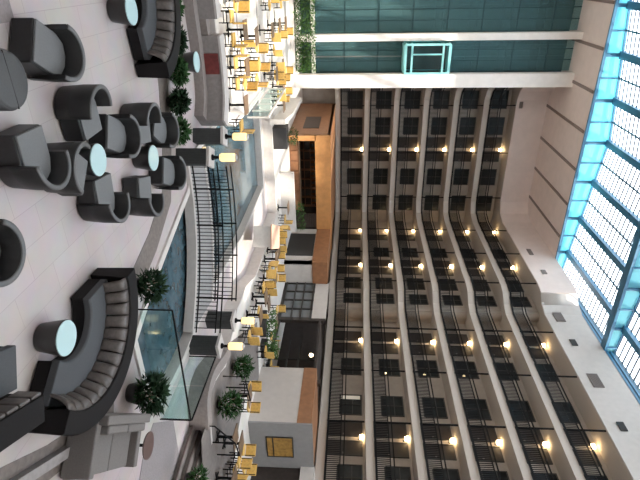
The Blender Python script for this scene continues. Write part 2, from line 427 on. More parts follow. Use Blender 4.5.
for k, z in enumerate(slabz):
    fl = z+.26
    for i, yc in enumerate(YS):
        wx = 26.1 if yc < 34 else 24.9
        for s in (-1,1):
            rect_on('x', wx, yc+s*.72, .98, fl, fl+2.12, -1, 'd')
            if yc+s*2.8 < 33.2 or yc > 34:
                rect_on('x', wx, yc+s*2.8, 1.65, fl+.72, fl+2.1, -1, 'w')
        if 15 < yc:
            sconce((wx, yc, fl+2.12), -pi/2, f'lit wall sconce on {LEV[k]}, {["first","second","third"][3-i]} from corner along right gallery')
    rect_on('x', 24.9, 47.0, 1.0, fl, fl+2.12, -1, 'd'); rect_on('x', 24.9, 35.9, 1.3, fl+.72, fl+2.1, -1, 'w')
    sconce((24.9, 48.35, fl+2.12), -pi/2, f'lit wall sconce on {LEV[k]}, right in the far corner')
    for c in (11.6, 14.2, 19.6, 22.6): rect_on('y', 50.9, c, 1.65, fl+.72, fl+2.1, -1, 'w')
    for c in (15.9, 17.35): rect_on('y', 50.9, c, .98, fl, fl+2.12, -1, 'd')
    sconce((16.6, 50.9, fl+2.12), 0, f'lit wall sconce on {LEV[k]}, midway along gallery by lift shafts')
lp0 = None
for k in (1,2,3):
    loc = (25.95,28.05,slabz[k]+.26+1.0); lab = f'small warm lamp glowing at a room window on {LEV[k]}'
    q = MB(); q.lathe([(.04,0),(.07,.04),(.06,.16),(.04,.18)], 12); tag(q.build('window_lamp', MT['sconce_dim'], None, loc), lab, 'lamp', 'lamps at room windows')
q = MB()
q.box(26.02,26.035,25.5,25.82,slabz[0]+.26+.75,slabz[0]+.26+2.05)
tag(q.build('window_blind', mat('room_light_strip', (.7,.66,.6), .6, emit=(1,.9,.75), estr=.25)), 'narrow pale glowing curtain gap in a room window on lowest balcony', 'blind')  # glowing strip stands in for room light through a curtain gap
# tie rods, floor to floor
for k, z in enumerate(slabz):
    zt = (slabz[k+1]-.26) if k < 5 else CEIL
    b = MB()
    for y in (12.9,17.4,22.1,26.6,31.3): b.box(24.35,24.42,y-.045,y+.045,z+.26,zt)
    for y in (36.1,41.0,45.6): b.box(23.13,23.2,y-.045,y+.045,z+.26,zt)
    for x in (11.75,16.4,21.2): b.box(x-.045,x+.045,49.11,49.18,z+.26,zt)
    S('balcony_post', b, MT['black_metal'])
# railings: one per level
railpath = offs([(24.34,8)]+front[1:], -.09)
def dense(path, step):
    out = []
    for (a, b_) in zip(path[:-1], path[1:]):
        a = Vector(a); b_ = Vector(b_); n = max(1, int(round((b_-a).length/step)))
        for i in range(n): out.append(a.lerp(b_, i/n))
    out.append(Vector(path[-1])); return out
rp = dense(railpath, .125)
rail_me = []
for k, z in enumerate(slabz):
    root = empty('balcony_railing', f'black metal railing of thin bars along the {LEV[k]}', 'railing', (0,0,z+.28), 0, 'balcony railings')
    if k == 0:
        t = MB(); t.sweep(railpath, [(-.035,1.02),(.035,1.02),(.035,1.09),(-.035,1.09)]); rail_me.append(('top_rail', t.build('top_rail', MT['black_metal'], root).data))
        t = MB(); t.sweep(railpath, [(-.03,.82),(.03,.82),(.03,.88),(-.03,.88)]); t.sweep(railpath, [(-.03,.0),(.03,.0),(.03,.12),(-.03,.12)]); rail_me.append(('lower_rail', t.build('lower_rail', MT['black_metal'], root).data))
        n = 36
        for c in range(0, len(rp), n):
            t = MB()
            for q in rp[c:c+n]: t.box(q.x-.017,q.x+.017,q.y-.017,q.y+.017,.1,.85)
            rail_me.append(('baluster_panel', t.build('baluster_panel', MT['black_metal'], root).data))
    else:
        for nm, me in rail_me: o = bpy.data.objects.new(nm, me); COL.objects.link(o); o.parent = root
# vents high on the right-hand wall
for i, (y, dark) in enumerate([(33.05,0),(29.96,1),(26.13,0),(22.33,1)]):
    b = MB(); w, h = (.62,.34) if not dark else (.34,.2)
    b.box(24.18,24.23,y-w,y+w,21.85-h,21.85+h)
    for j in range(7): zz = 21.85-h+(j+.5)*2*h/7; b.box(24.15,24.19,y-w+.03,y+w-.03,zz-.02,zz+.02)
    tag(b.build('air_vent', MT['vent_d'] if dark else MT['vent']), ['pale square air vent high on the white wall beside the rounded bump','small dark air vent on the upper white wall, second from the rounded bump','pale square air vent on the upper white wall, third from the rounded bump','small dark air vent on the upper white wall, farthest from the rounded bump'][i], 'vent')

def on_x(x, y, X): d = FW*CF+RT*(y-240)+UP*(x-320); return EYE+d*(X/d.x)
def on_y(x, y, Y): d = FW*CF+RT*(y-240)+UP*(x-320); return EYE+d*(Y/d.y)
for p, w_, lab in ((on_x(530,252,22.97),.5,'dark air vent high on the rose wall, the farther from the rounded bump'),(on_x(544,272,22.97),.3,'small dark air vent high on the rose wall, next to the rounded bump')):
    b = MB(); b.box(p.x-.04,p.x+.04,p.y-w_,p.y+w_,p.z-.18,p.z+.18); tag(b.build('air_vent', MT['vent']), lab, 'vent')
p = on_y(521,105,48.94); b = MB(); b.box(p.x-.3,p.x+.3,p.y-.08,p.y+.08,max(p.z,21.2)-.15,max(p.z,21.2)+.15); tag(b.build('air_vent', MT['vent']), 'small dark air vent on the rose wall above the far gallery', 'vent')
# ------------------------------------------------------------------ lift shafts
b = MB(); b.box(-2.3,9.0,47.4,47.9,0,ROOF); S('wall_shaft', b, MT['teal'])
b = MB(); b.box(8.9,9.1,44.9,50.9,0,ROOF); S('wall_shaft', b, MT['teal'])
b = MB(); b.prism([(9.1,47.9),(9.72,47.9),(9.72,51.2),(9.1,51.2)], 0, ROOF); S('wall_shaft', b, MT['pink'])
b = MB()
for k in range(9):
    z = 1.35+SP*k; b.box(-2.3,8.9,47.3,47.4,z-.06,z+.06); b.box(-2.3,8.9,47.25,47.4,z+.6,z+.68)
for x in (-.2,1.0,3.0,4.2,6.2,7.1): b.box(x-.06,x+.06,47.25,47.4,0,ROOF)
S('shaft_beams', b, MT['teal_beam'])
for x0, x1 in ((1.78,2.25),(4.83,5.38),(7.98,9.1)):
    b = MB(); b.box(x0,x1,44.3,45.0,.6,ROOF-.05); S('shaft_column', b, MT['fascia'], bevel=.02)
for x0, x1 in ((-2.3,1.78),(2.25,4.83),(5.38,7.98)):
    b = MB(); b.box(x0,x1,45.66,45.69,2.3,ROOF-.1); S('window_shaft', b, MT['shaft_glass'])
    b = MB()
    for k in range(8): b.box(x0,x1,45.62,45.74,2.0+SP*k,2.0+SP*k+.09)
    for f in (.33,.66): x = x0+(x1-x0)*f; b.box(x-.03,x+.03,45.62,45.72,2.3,ROOF-.1)
    S('shaft_mullions', b, MT['teal_beam'])
b = MB(); b.box(-2.3,9.1,44.4,47.5,.6,1.0); S('shaft_plinth', b, MT['fascia'])
b = MB(); b.box(-2.3,9.1,44.6,45.0,2.1,2.4); S('shaft_sill', b, MT['fascia'])
lift = empty('glass_lift_car', 'pale teal glass lift car stopped partway up the right-hand shaft', 'lift', (6.74,44.75,9.8))
f = MB()
for sx in (-1,1):
    for sy in (-1,1): f.box(sx*1.12-.08,sx*1.12+.08,sy*.8-.08,sy*.8+.08,0,3.65)
for z in (.0,.5,3.0,3.5):
    for sy in (-1,1): f.box(-1.12,1.12,sy*.8-.07,sy*.8+.07,z,z+.15)
    for sx in (-1,1): f.box(sx*1.12-.07,sx*1.12+.07,-.8,.8,z,z+.15)
f.box(-.42,-.31,-.87,-.75,.5,3.1); f.build('cab_frame', MT['cab_frame'], lift)
f = MB(); f.box(-1.07,1.07,-.8,.8,-.12,.12); f.build('cab_floor', MT['cab_frame'], lift)
f = MB(); f.box(-1.07,1.07,-.8,.8,3.55,3.73); f.build('cab_roof', MT['cab_frame'], lift)
f = MB(); f.box(-1.03,1.03,.56,.7,.12,3.55); f.build('cab_back_wall', MT['cab_in'], lift)
f = MB(); f.box(-1.03,1.03,-.81,-.79,.17,3.5); f.box(-1.13,-1.11,-.75,.75,.17,3.5); f.box(1.11,1.13,-.75,.75,.17,3.5); f.build('cab_glass', MT['cab_glass'], lift)
tag(MB().box(6.65,6.71,45.2,45.26,1.0,9.7).build('lift_rope', MT['vent']), 'thin pale rope hanging below the glass lift car', 'cable')

# ------------------------------------------------------------------ plants
def leaves(n, rx, ry, rz, L, wd, up=.3, shape='ball', seed=0):
    rnd = random.Random(seed); b = MB()
    for i in range(n):
        a = rnd.uniform(0, 2*pi); t = rnd.random()
        if shape == 'ball':
            cz = rnd.uniform(-1,1); rr = math.sqrt(max(0,1-cz*cz))*(.45+.55*t**.5); p = Vector((rx*rr*cos(a), ry*rr*sin(a), rz*(cz*(.6+.4*t)+1)))
            d = Vector((cos(a)*rnd.uniform(.4,1), sin(a)*rnd.uniform(.4,1), rnd.uniform(-.5,.8)+up))
        elif shape == 'box':
            p = Vector((rnd.uniform(-rx,rx), rnd.uniform(-ry,ry), rnd.uniform(0,2*rz))); d = Vector((rnd.uniform(-1,1), rnd.uniform(-1,1), rnd.uniform(-.3,1)))
        else:  # blades from the base
            p = Vector((rx*.35*t*cos(a), ry*.35*t*sin(a), 0)); d = Vector((cos(a)*rx*rnd.uniform(.3,1), sin(a)*ry*rnd.uniform(.3,1), rz*rnd.uniform(.6,2)))
        d.normalize(); l = L*rnd.uniform(.6,1.2); s = d.cross(Vector((rnd.uniform(-.4,.4),rnd.uniform(-.4,.4),1)))
        s = s.normalized() if s.length > 1e-3 else Vector((1,0,0)); nrm = s.cross(d)
        m1 = p+d*(l*.5)+nrm*(.08*l); tip = p+d*l-nrm*(.1*l) if shape != 'blade' else p+d*l-Vector((0,0,.25*l))
        b.add([p, m1+s*wd*.5, tip, m1-s*wd*.5, m1+nrm*.02*l], [(0,1,4),(1,2,4),(2,3,4),(3,0,4)])
    return b
def plant(name, label, loc, r, h, m, seed, shape='ball', L=.22, wd=.07, n=160, pot=None, group=None, cat='plant', rz=0, ry=None):
    root = empty(name, label, cat, loc, rz, group)
    base = 0
    if pot:
        pr, ph = pot; p = MB(); p.lathe([(pr*.75,0),(pr,ph),(pr*.88,ph),(pr*.85,ph-.06)], 20); p.build('pot', MT['pot'], root)
        p = MB(); p.lathe([(.01,ph-.07),(pr*.86,ph-.06)], 16); p.build('soil', MT['soil'], root); base = ph-.05
    if shape == 'ball':
        s = MB(); rnd = random.Random(seed)
        for i in range(5): a = rnd.uniform(0,6.28); s.tube([(0,0,base),(.25*r*cos(a),.25*r*sin(a),base+h*.35),(.5*r*cos(a),.5*r*sin(a),base+h*.75)], .012, 5)
        s.build('stem', MT['table_dark'], root)
    lv = leaves(n, r, ry or r, h/2, L, wd, .3, shape, seed); o = lv.build('foliage', m, root); o.location = (0,0,base)
    return root
plant('leafy_bush', 'dark leafy bush at corner of pond behind the curved sofa end nearest the bridge', (7.3,10.85,0), .38, .62, MT['leaf_d'], 1, n=560, pot=(.24,.25))
plant('leafy_bush', 'dark leafy bush at right front corner of pond beside grey loveseat', (9.75,9.5,0), .48, .7, MT['leaf_d'], 2, n=700, pot=(.3,.28), L=.24, wd=.08)
for i, (x, y) in enumerate([(-.95,16.1),(.0,16.25),(.95,16.25),(1.87,16.15),(2.75,15.9),(3.6,15.6),(4.42,15.25)]):
    plant('green_shrub', f'green shrub behind crescent sofa by curved wall, {ORD[i]} from the left end', (x,y,0), .34, .5, MT['leaf_d'] if i % 2 else MT['leaf'], 10+i, shape='ball', L=.2, wd=.07, n=800, pot=(.2,.12), group='shrubs behind the sofa')
plant('leafy_bush', 'leafy green bush in the curved planter next to the steps', (15.0,14.2,TER), .45, .85, MT['leaf'], 31, n=420, pot=(.2,.1), L=.26, wd=.09)
plant('leafy_bush', 'leafy green bush in the curved planter nearest the lantern pillar', (15.35,16.7,TER), .42, .8, MT['leaf'], 32, n=420, pot=(.2,.1), L=.26, wd=.09)
BP = at(186,478,TER)
plant('leafy_bush', 'leafy green bush beside the top of the curved steps by the near handrail', (BP.x,BP.y,TER), .28, .5, MT['leaf'], 33, n=300, pot=(.2,.16))
plant('leafy_bush', 'small green bush at bottom corner beside the grey loveseat', (9.75,5.9,0), .3, .5, MT['leaf_d'], 34, n=160, pot=(.22,.22))
def hedge(label, a, b_, w, h, m, seed, n):
    a = Vector(a); b_ = Vector(b_); c = (a+b_)/2; L = (b_-a).length/2; rz = atan2(b_.y-a.y, b_.x-a.x)
    root = empty('hedge', label, 'hedge', (c.x,c.y,TER), rz)
    p = MB(); p.box(-L,L,-w/2,w/2,0,.35); p.build('trough', MT['pot'] if h < 1 else MT['curb'], root, bevel=.02)
    o = leaves(n, L, w/2*1.1, (h-.2)/2, .24, .1, shape='box', seed=seed).build('foliage', m, root); o.location = (0,0,.3)
hedge('tall leafy green hedge in white trough in front of lift shafts', (-1.8,43.5), (7.5,43.0), 1.0, 1.8, MT['leaf_l'], 41, 5200)
hedge('clipped green hedge along the shop front, half nearest the lift shafts', (17.2,23.3), (18.6,22.85), .5, .8, MT['leaf_l'], 42, 260)
hedge('clipped green hedge along the shop front, half nearest the white block', (18.9,22.75), (20.0,22.75), .5, .8, MT['leaf_l'], 43, 260)
hedge('bright green shrubs in dark trough in front of the bar shelves', (16.3,36.4), (18.6,36.4), .6, 1.2, MT['leaf_l'], 44, 300)
r = plant('boxed_shrub', 'dark box planter with green shrub beside the sunny canal end', (9.6,31.9,TER), .5, .7, MT['leaf'], 45, n=200)
p = MB(); p.box(-.7,.7,-.5,.5,0,.9); p.build('box_planter', MT['pot'], r, bevel=.02)
for c in kids(r):
    if c.name.startswith(('foliage','stem')): c.location.z = .85

# ------------------------------------------------------------------ bar pavilion and shop fronts
def thing_box(name, label, cat, parts, loc=(0,0,0), rz=0, group=None, bevel=.01):
    root = empty(name, label, cat, loc, rz, group)
    for nm, m, boxes in parts:
        b = MB()
        for q in boxes: b.box(*q)
        b.build(nm, m, root, bevel=bevel)
    return root
b = MB(); b.box(11.5,11.75,38.6,49.0,TER,3.95); S('wall_bar', b, MT['wood_d'])
b = MB(); b.box(11.75,11.9,38.6,38.9,TER,2.9); b.box(11.46,11.5,40.5,44.0,1.6,2.9); S('trim_2', b, MT['shelf_dark'])
b = MB(); b.box(11.5,21.6,38.4,38.75,2.72,3.95); S('wall_bar', b, MT['wood'])
b = MB(); b.box(11.5,21.7,38.75,49.0,3.7,3.9); S('ceiling_bar', b, MT['wood_d'])
b = MB(); b.box(11.5,11.9,38.4,38.75,TER,2.8); S('wall_bar', b, MT['wood'])
b = MB(); b.box(11.75,21.5,41.6,41.9,TER,3.7); S('wall_bar', b, MT['shelf_dark'])
b = MB(); b.box(19.7,19.9,33.0,38.6,TER,3.0); b.box(19.7,21.55,33.0,33.3,TER,2.95); S('wall_bar', b, MT['white'])
b = MB(); b.box(19.6,21.6,32.9,38.4,2.75,3.9); S('wall_bar', b, MT['wood_d'])
b = MB(); b.box(19.64,19.7,34.0,37.6,TER,2.7); S('door_bar', b, MT['dark_frame'])
ctr = empty('bar_counter', 'orange wood bar counter of seven panels below dark shelves', 'counter', (11.95,38.95,TER))
q = MB(); q.box(0,6.2,.12,.6,0,.75); q.build('body', MT['wood_d'], ctr)
for i in range(7): q = MB(); q.box(.08+.88*i,.08+.88*i+.74,.04,.13,.1,.68); q.build('panel', MT['wood_d'], ctr, bevel=.02)
q = MB(); q.box(-.03,6.25,0,.7,.75,.82); q.build('worktop', MT['table_dark'], ctr)
shf = empty('bar_shelves', 'dark wooden bar shelving with rows of bottles behind the counter', 'shelves', (11.95,41.15,TER))
q = MB(); q.box(0,6.8,.38,.43,0,2.95); q.build('back_panel', MT['shelf_dark'], shf)
for i in range(9): q = MB(); q.box(.85*i-.02,.85*i+.03,0,.4,0,2.95); q.build('upright', MT['wood_d'], shf)
for z in (.9,1.45,2.0,2.55): q = MB(); q.box(0,6.8,0,.4,z,z+.04); q.build('shelf', MT['wood_d'], shf)
bp = None; rnd = random.Random(3)
for si, z in enumerate((1.49,2.04)):
    for i in range(16):
        x = 11.95+.2+.42*i
        lab = f'amber bottle on the {["lower","upper"][si]} bar shelf'
        if bp is None:
            q = MB(); q.lathe([(.07,0),(.07,.22),(.03,.3),(.03,.38)], 10); bp = q.build('bottle', MT['bottle'], None, (x,41.3,TER+z+.003)); tag(bp, lab, 'bottle', 'bottles on the lower bar shelf')
        else:
            o = bp.copy(); COL.objects.link(o); o.location = (x,41.3,TER+z+.003); o['label'] = lab; o['group'] = f'bottles on the {["lower","upper"][si]} bar shelf'
# dark slatted front to the right of the bar
b = MB()
for i in range(14): b.box(18.2,19.5,38.5,38.56,TER+i*.15,TER+.1+i*.15)
tag(b.build('slatted_screen', MT['shelf_dark']), 'dark slatted screen between the bar shelves and the white wall', 'screen')
# shop front
b = MB(); b.box(21.55,21.75,28.4,33.0,3.0,4.0); S('wall_shop', b, MT['white'])
b = MB(); b.box(21.55,21.7,22.3,33.0,TER,TER+.25); S('trim_3', b, MT['dark_frame'])
for i, y0 in enumerate((28.4,)):
    sh = bpy.data.objects.new('window_%d' % wn[0], None); wn[0] += 1; COL.objects.link(sh); sh['kind'] = 'structure'
    q = MB()
    for j in range(5): y = 28.5+j*1.1; q.box(21.5,21.6,y-.05,y+.05,TER+.2,3.0)
    for z in (TER+.2,TER+.95,TER+1.6,2.9): q.box(21.5,21.6,28.4,33.0,z-.05,z+.05)
    q.build('window_frame', MT['dark_frame'], sh)
    q = MB(); q.box(21.6,21.64,28.4,33.0,TER+.2,3.0); q.build('pane', mat('grey_shop_glass', (.16,.17,.18), .2, .2, 1), sh)
b = MB(); b.box(21.5,21.75,28.2,28.45,TER,4.0); b.box(21.5,21.75,22.2,22.45,TER,4.0); S('trim_4', b, MT['door'])
b = MB(); b.box(21.5,24.9,22.4,28.3,3.55,3.7); S('ceiling_shop', b, MT['door'])
b = MB(); b.box(24.6,24.9,22.2,33,TER,3.7); S('wall_shop', b, MT['door'])
b = MB()
for y in (24.2,26.2): b.box(23.2,23.3,y-.06,y+.06,TER,3.55)
b.box(23.2,23.3,22.45,28.2,2.2,2.32); b.box(23.2,23.3,22.45,28.2,TER+.85,TER+.95); S('trim_5', b, MT['dark_frame'])
pd = empty('pendant_lamp', 'small lit globe lamp hanging in the dark shop entrance', 'lamp', (21.9,25.1,3.25))
q = MB(); q.lathe([(.02,-.14),(.11,-.08),(.13,0),(.1,.1),(.03,.14)], 14); q.build('globe', MT['bulb'], pd)
q = MB(); q.box(-.01,.01,-.01,.01,.13,.31); q.build('cord', MT['black_metal'], pd)
# white block with wood top
b = MB(); b.box(20.4,24.3,18.25,22.25,TER,3.15); S('wall_block', b, MT['white'])
b = MB(); b.box(20.38,20.42,18.24,22.27,3.1,3.85); b.box(20.42,24.3,18.3,22.25,3.15,3.85); S('wall_block', b, MT['wood_d'])
b = MB(); b.box(20.4,23.75,18.15,18.25,TER,3.9); S('wall_block', b, MT['greywall'])
b = MB(); b.box(23.8,24.6,8.2,18.2,TER,3.2); S('wall_shop', b, MT['door'])
b = MB(); b.box(23.6,24.9,8.2,18.2,3.2,3.95); S('wall_shop', b, MT['white'])
pic = empty('framed_picture', 'gold coloured picture in dark frame on grey end of white block', 'picture', (22.1,18.14,1.5))
q = MB(); q.box(-.72,.72,-.03,.0,0,1.32); q.build('picture_panel', MT['gold_pic'], pic)
q = MB(); q.box(-.75,-.70,-.05,0,0,1.32); q.box(.70,.75,-.05,0,0,1.32); q.box(-.75,.75,-.05,0,-.05,.0); q.box(-.75,.75,-.05,0,1.32,1.37); q.build('picture_frame', MT['dark_frame'], pic)
q = MB(); q.box(-.7,.7,-.045,-.03,.28,.34); q.build('picture_divider', MT['dark_frame'], pic)

# white parapets on the terrace
b = MB(); b.sweep([(8.3,30.6),(8.9,34.5),(9.3,41.0)], [(-.15,TER),(.15,TER),(.15,TER+.95),(-.15,TER+.95)]); tag(b.build('parapet_wall', MT['curb']), 'white low wall running back from canal end past the bar', 'low wall')
b = MB(); b.box(12.6,17.2,33.2,33.5,TER,TER+1.0); tag(b.build('parapet_wall', MT['curb']), 'white low wall across terrace in front of the orange wood bar', 'low wall')
SC = at(276,237,TER+1.0)
st = empty('service_counter', 'white counter with peach top on bright terrace beside the canal', 'counter', (SC.x,SC.y,TER), facing(0,-1))
q = MB(); q.box(-.55,.55,-1.3,1.3,0,.92); q.build('body', MT['curb'], st, bevel=.02)
q = MB(); q.box(-.65,.65,-1.4,1.4,.92,1.0); q.build('worktop', MT['peach'], st, bevel=.02)

# canal railing of white posts and glass
rl = empty('canal_guard', 'white framed glass guard along left bank of canal', 'railing', (6.35,24.2,TER))
q = MB(); q.box(-.05,.05,0,6.6,.98,1.06); q.build('top_rail', MT['curb'], rl)
for i in range(6): q = MB(); q.box(-.04,.04,i*1.3,i*1.3+.08,0,.98); q.build('post', MT['curb'], rl)
for i in range(5): q = MB(); q.box(-.012,.012,i*1.3+.1,i*1.3+1.28,.1,.95); q.build('pane', MT['guard'], rl)

# ------------------------------------------------------------------ curved wall, bench ledge
cw = [(-2.3,19.0),(.9,19.15),(2.25,19.25),(3.4,19.25),(4.4,19.05),(5.1,18.55)]
def smooth_path(P, n=6):
    out = []; P = [Vector(p) for p in P]
    for i in range(len(P)-1):
        p0 = P[max(i-1,0)]; p1 = P[i]; p2 = P[i+1]; p3 = P[min(i+2,len(P)-1)]
        for j in range(n):
            t = j/n; out.append(.5*((2*p1)+(p2-p0)*t+(2*p0-5*p1+4*p2-p3)*t*t+(3*p1-p0-3*p2+p3)*t**3))
    out.append(P[-1]); return [(p.x,p.y) for p in out]
cws = smooth_path(cw)
root = empty('curved_wall', '', '', kind='structure')
i0 = next(i for i, p in enumerate(cws) if p[0] > 1.45); i1 = next(i for i, p in enumerate(cws) if p[0] > 2.0)
for seg in (cws[:i0+1], cws[i1:]):
    q = MB(); q.sweep(seg, [(-.2,0),(.3,0),(.3,.92),(-.2,.92)]); q.build('wall_body', MT['grey_stone'], root)
    q = MB(); q.sweep(seg, [(-.25,.92),(.34,.92),(.34,1.0),(-.25,1.0)]); q.build('coping', MT['cap'], root)
q = MB(); q.sweep(cws[i0:i1+1], [(-.2,0),(.2,0),(.2,.55),(-.2,.55)]); q.build('wall_notch', MT['step_stone'], root)
q = MB(); q.sweep(cws, [(.3,0),(.72,0),(.72,.34),(.3,.34)]); q.build('ledge', MT['step_stone'], root)
q = MB(); q.sweep([p for p in cws if 2.55 < p[0] < 3.5], [(.305,.345),(.34,.345),(.34,.86),(.305,.86)]); tag(q.build('red_panel', MT['red']), 'dark red panel set in curved grey wall behind the small glass table', 'panel')

# curved planter by the steps
pw = smooth_path([(14.75,12.95),(13.75,13.25),(13.55,14.1),(14.0,15.4),(14.3,16.4)])
q = MB(); q.sweep(pw, [(-.35,0),(.12,0),(.12,TER+.12),(-.35,TER+.12)]); S('planter_wall', q, MT['step_stone'])
# steps
for i in range(3):
    root = bpy.data.objects.new('step', None); COL.objects.link(root); root['kind'] = 'structure'
    x0 = 14.55+.38*i
    pts = [(x0+.25,10.2),(x0+.08,11.2),(x0,12.0),(x0-.02,12.9)]
    q = MB(); q.prism(pts+[(15.75,12.9),(15.75,10.2)], .15*i+.001, .15*(i+1)+.001); q.build('riser_block', MT['step_stone'], root)
    q = MB(); q.sweep(pts, [(-.10,.15*(i+1)),(.015,.15*(i+1)),(.015,.15*(i+1)+.012),(-.10,.15*(i+1)+.012)]); q.build('nosing', MT['tread'], root)
def handrail(label, a, b_, c, ha=.9):
    root = empty('handrail', label, 'handrail', (0,0,0))
    q = MB(); q.tube([(a[0],a[1],a[2]),(a[0],a[1],a[2]+ha),(b_[0],b_[1],b_[2]+ha),(c[0],c[1],c[2]+ha)], .028); q.build('rail', MT['black_metal'], root)
    for p in (b_, c): q = MB(); q.tube([p, (p[0],p[1],p[2]+ha)], .028); q.build('post', MT['black_metal'], root)
handrail('black metal handrail at the open side of the curved steps nearest the carpet', (14.95,10.75,.151), (15.75,10.8,TER), (16.9,11.2,TER))
handrail('black metal handrail between the steps and the curved planter', (14.6,12.75,0), (15.75,13.0,TER), (16.8,13.3,TER))
handrail('black metal handrail behind the curved planter near the leafy bush', (14.6,15.3,TER), (15.4,15.5,TER), (16.4,15.8,TER))

# ------------------------------------------------------------------ bridge
brl = [(5.85,16.35),(7.4,16.3),(8.9,15.9),(10.3,15.15),(11.5,14.2)]
brf = [(6.65,18.15),(8.2,18.15),(9.8,17.85),(11.1,17.25),(11.9,16.75)]
brs, bfs = smooth_path(brl), smooth_path(brf)
q = MB(); q.prism(brs+bfs[::-1], -.12, .1); S('bridge_deck', q, MT['greywall'])
q = MB(); q.sweep(brs, [(-.04,-.2),(.16,-.2),(.16,.14),(-.04,.14)]); S('bridge_curb', q, MT['cap'])
q = MB(); q.sweep(bfs, [(-.1,-.2),(.1,-.2),(.1,.14),(-.1,.14)]); S('bridge_curb', q, MT['cap'])
for path, label in ((brs,'black railing of upright bars on near side of curved bridge'),(bfs,'black railing of upright bars on far side of curved bridge')):
    path = offs(path, -.03)
    root = empty('bridge_railing', label, 'railing', (0,0,.12))
    for z in (.08,.78,.95):
        q = MB(); q.sweep(path, [(-.022,z),(.022,z),(.022,z+.04),(-.022,z+.04)]); q.build('rail', MT['black_metal'], root)
    dd = dense(path, .165)[1:-1]
    for i, p in enumerate(dd):
        big = i % 10 == 5
        q = MB(); w = .024 if big else .0105; q.box(p.x-w,p.x+w,p.y-w,p.y+w,0,1.0 if big else .8)
        q.build('post' if big else 'baluster', MT['black_metal'], root)
pil = None
for (x, y, lab) in [(5.35,17.75,'at the far left end of the bridge'),(5.45,15.75,'at the near left end of the bridge'),(12.45,16.2,'at the far right end of the bridge'),(11.95,14.05,'at the near right end of the bridge')]:
    lab = 'dark stone pillar topped by a lit lantern '+lab
    if pil is None:
        pil = empty('bridge_lantern', lab, 'lamp post', (x,y,0), radians(-28), 'lantern pillars of the bridge')
        q = MB(); q.box(-.25,.25,-.25,.25,0,1.02)
        for i in range(5):
            for s in (-1,1): q.box(-.21+.085*i,-.16+.085*i,s*.25-.012,s*.25+.012,.05,.98); q.box(s*.25-.012,s*.25+.012,-.21+.085*i,-.16+.085*i,.05,.98)
        q.build('shaft', MT['pillar'], pil)
        q = MB(); q.box(-.32,.32,-.32,.32,1.02,1.13); q.build('cap', MT['cap'], pil, bevel=.02)
        lt = MB().lathe([(.1,1.13),(.1,1.18),(.05,1.22),(.05,1.36),(.12,1.40)], 14).build('lantern_base', MT['black_metal'], pil)
        q = MB(); q.lathe([(.11,1.40),(.14,1.46),(.14,1.88),(.10,1.92)], 18); q.build('lamp_shade', MT['lamp'], lt)
        q = MB(); q.lathe([(.11,1.92),(.11,1.95),(.03,1.98)], 14); q.build('lantern_lid', MT['cap'], lt)
    else: dup(pil, (x,y,0), radians(-28 if x < 8 else 10), lab)
# glass guards at the pond's near edge
def guard(label, a, b_, n):
    a = Vector(a); b_ = Vector(b_); L = (b_-a).length; root = empty('glass_guard', label, 'railing', (a.x,a.y,.07), atan2(b_.y-a.y,b_.x-a.x))
    q = MB(); q.box(0,L,-.02,.02,.93,.97); q.build('top_rail', MT['black_metal'], root)
    for i in range(n): q = MB(); q.box(L*i/n+.02,L*(i+1)/n-.02,-.008,.008,.04,.93); q.build('pane', MT['guard'], root)
    for i in (0,n): q = MB(); q.box(L*i/n-.015,L*i/n+.015,-.015,.015,0,.95); q.build('post', MT['black_metal'], root)
guard('clear glass guard with dark rail along the near edge of pond', (8.0,10.78,0), (11.95,10.62,0), 3)
guard('clear glass guard with dark rail along right edge of pond up to the bridge', (12.02,10.7,0), (12.08,13.6,0), 2)

# ------------------------------------------------------------------ lounge furniture
def arc(c, r, a0, a1, n): return [(c[0]+r*cos(radians(a0+(a1-a0)*i/n)), c[1]+r*sin(radians(a0+(a1-a0)*i/n))) for i in range(n+1)]
def sofa(label, c, a0, a1, nch):
    """crescent sofa: a0 -> a1 counter-clockwise, back on the outside"""
    root = empty('curved_sofa', label, 'sofa', (c[0],c[1],0)); n = 28
    o = (0,0)
    q = MB(); q.sweep(arc(o,1.0,a0,a1,n), [(-.24,.03),(.56,.03),(.56,.30),(-.24,.30)]); q.build('base', MT['sofa_dark'], root, bevel=.015)
    q = MB(); q.sweep(arc(o,1.0,a0,a1,n), [(-.26,.30),(-.28,.34),(-.26,.44),(-.22,.46),(.56,.46),(.56,.30)]); q.build('seat', MT['sofa_seat'], root, bevel=.02)
    q = MB(); q.sweep(arc(o,1.8,a0,a1,n), [(-.14,.03),(.20,.03),(.23,.86),(.20,.90),(-.18,.90),(-.21,.84)]); bs = q.build('back_shell', MT['sofa_dark'], root, bevel=.01)
    for i in range(nch):
        b0 = a0+(a1-a0)*i/nch; b1 = a0+(a1-a0)*(i+1)/nch; vs = []; fs = []; m_ = 6; k_ = 7
        for u in range(m_+1):
            t = u/m_; bul = sin(pi*t)**.5
            an = radians(b0+.25+(b1-b0-.5)*t)
            for v in range(k_+1):
                s = v/k_; z = .44+.42*s; r = 1.40+.18*s-.05-.06*bul*(.4+.6*sin(pi*s))
                if v == k_: r = 1.61; z = .865
                vs.append((r*cos(an), r*sin(an), z))
        for u in range(m_):
            for v in range(k_): a = u*(k_+1)+v; fs.append((a,a+1,a+k_+2,a+k_+1))
        q = MB(); q.add(vs, fs, True)
        ch = q.build('back_channel', MT['channel'], bs)
        sd = ch.modifiers.new('solid', 'SOLIDIFY'); sd.thickness = .04; sd.offset = 1
    return root
sofa('dark crescent sofa with ribbed back wrapped around the glass table beside pond', (5.9,7.5), -57, 90, 14)
sofa('dark crescent sofa with ribbed back in front of the row of green shrubs', (.52,13.3), 8, 170, 15)

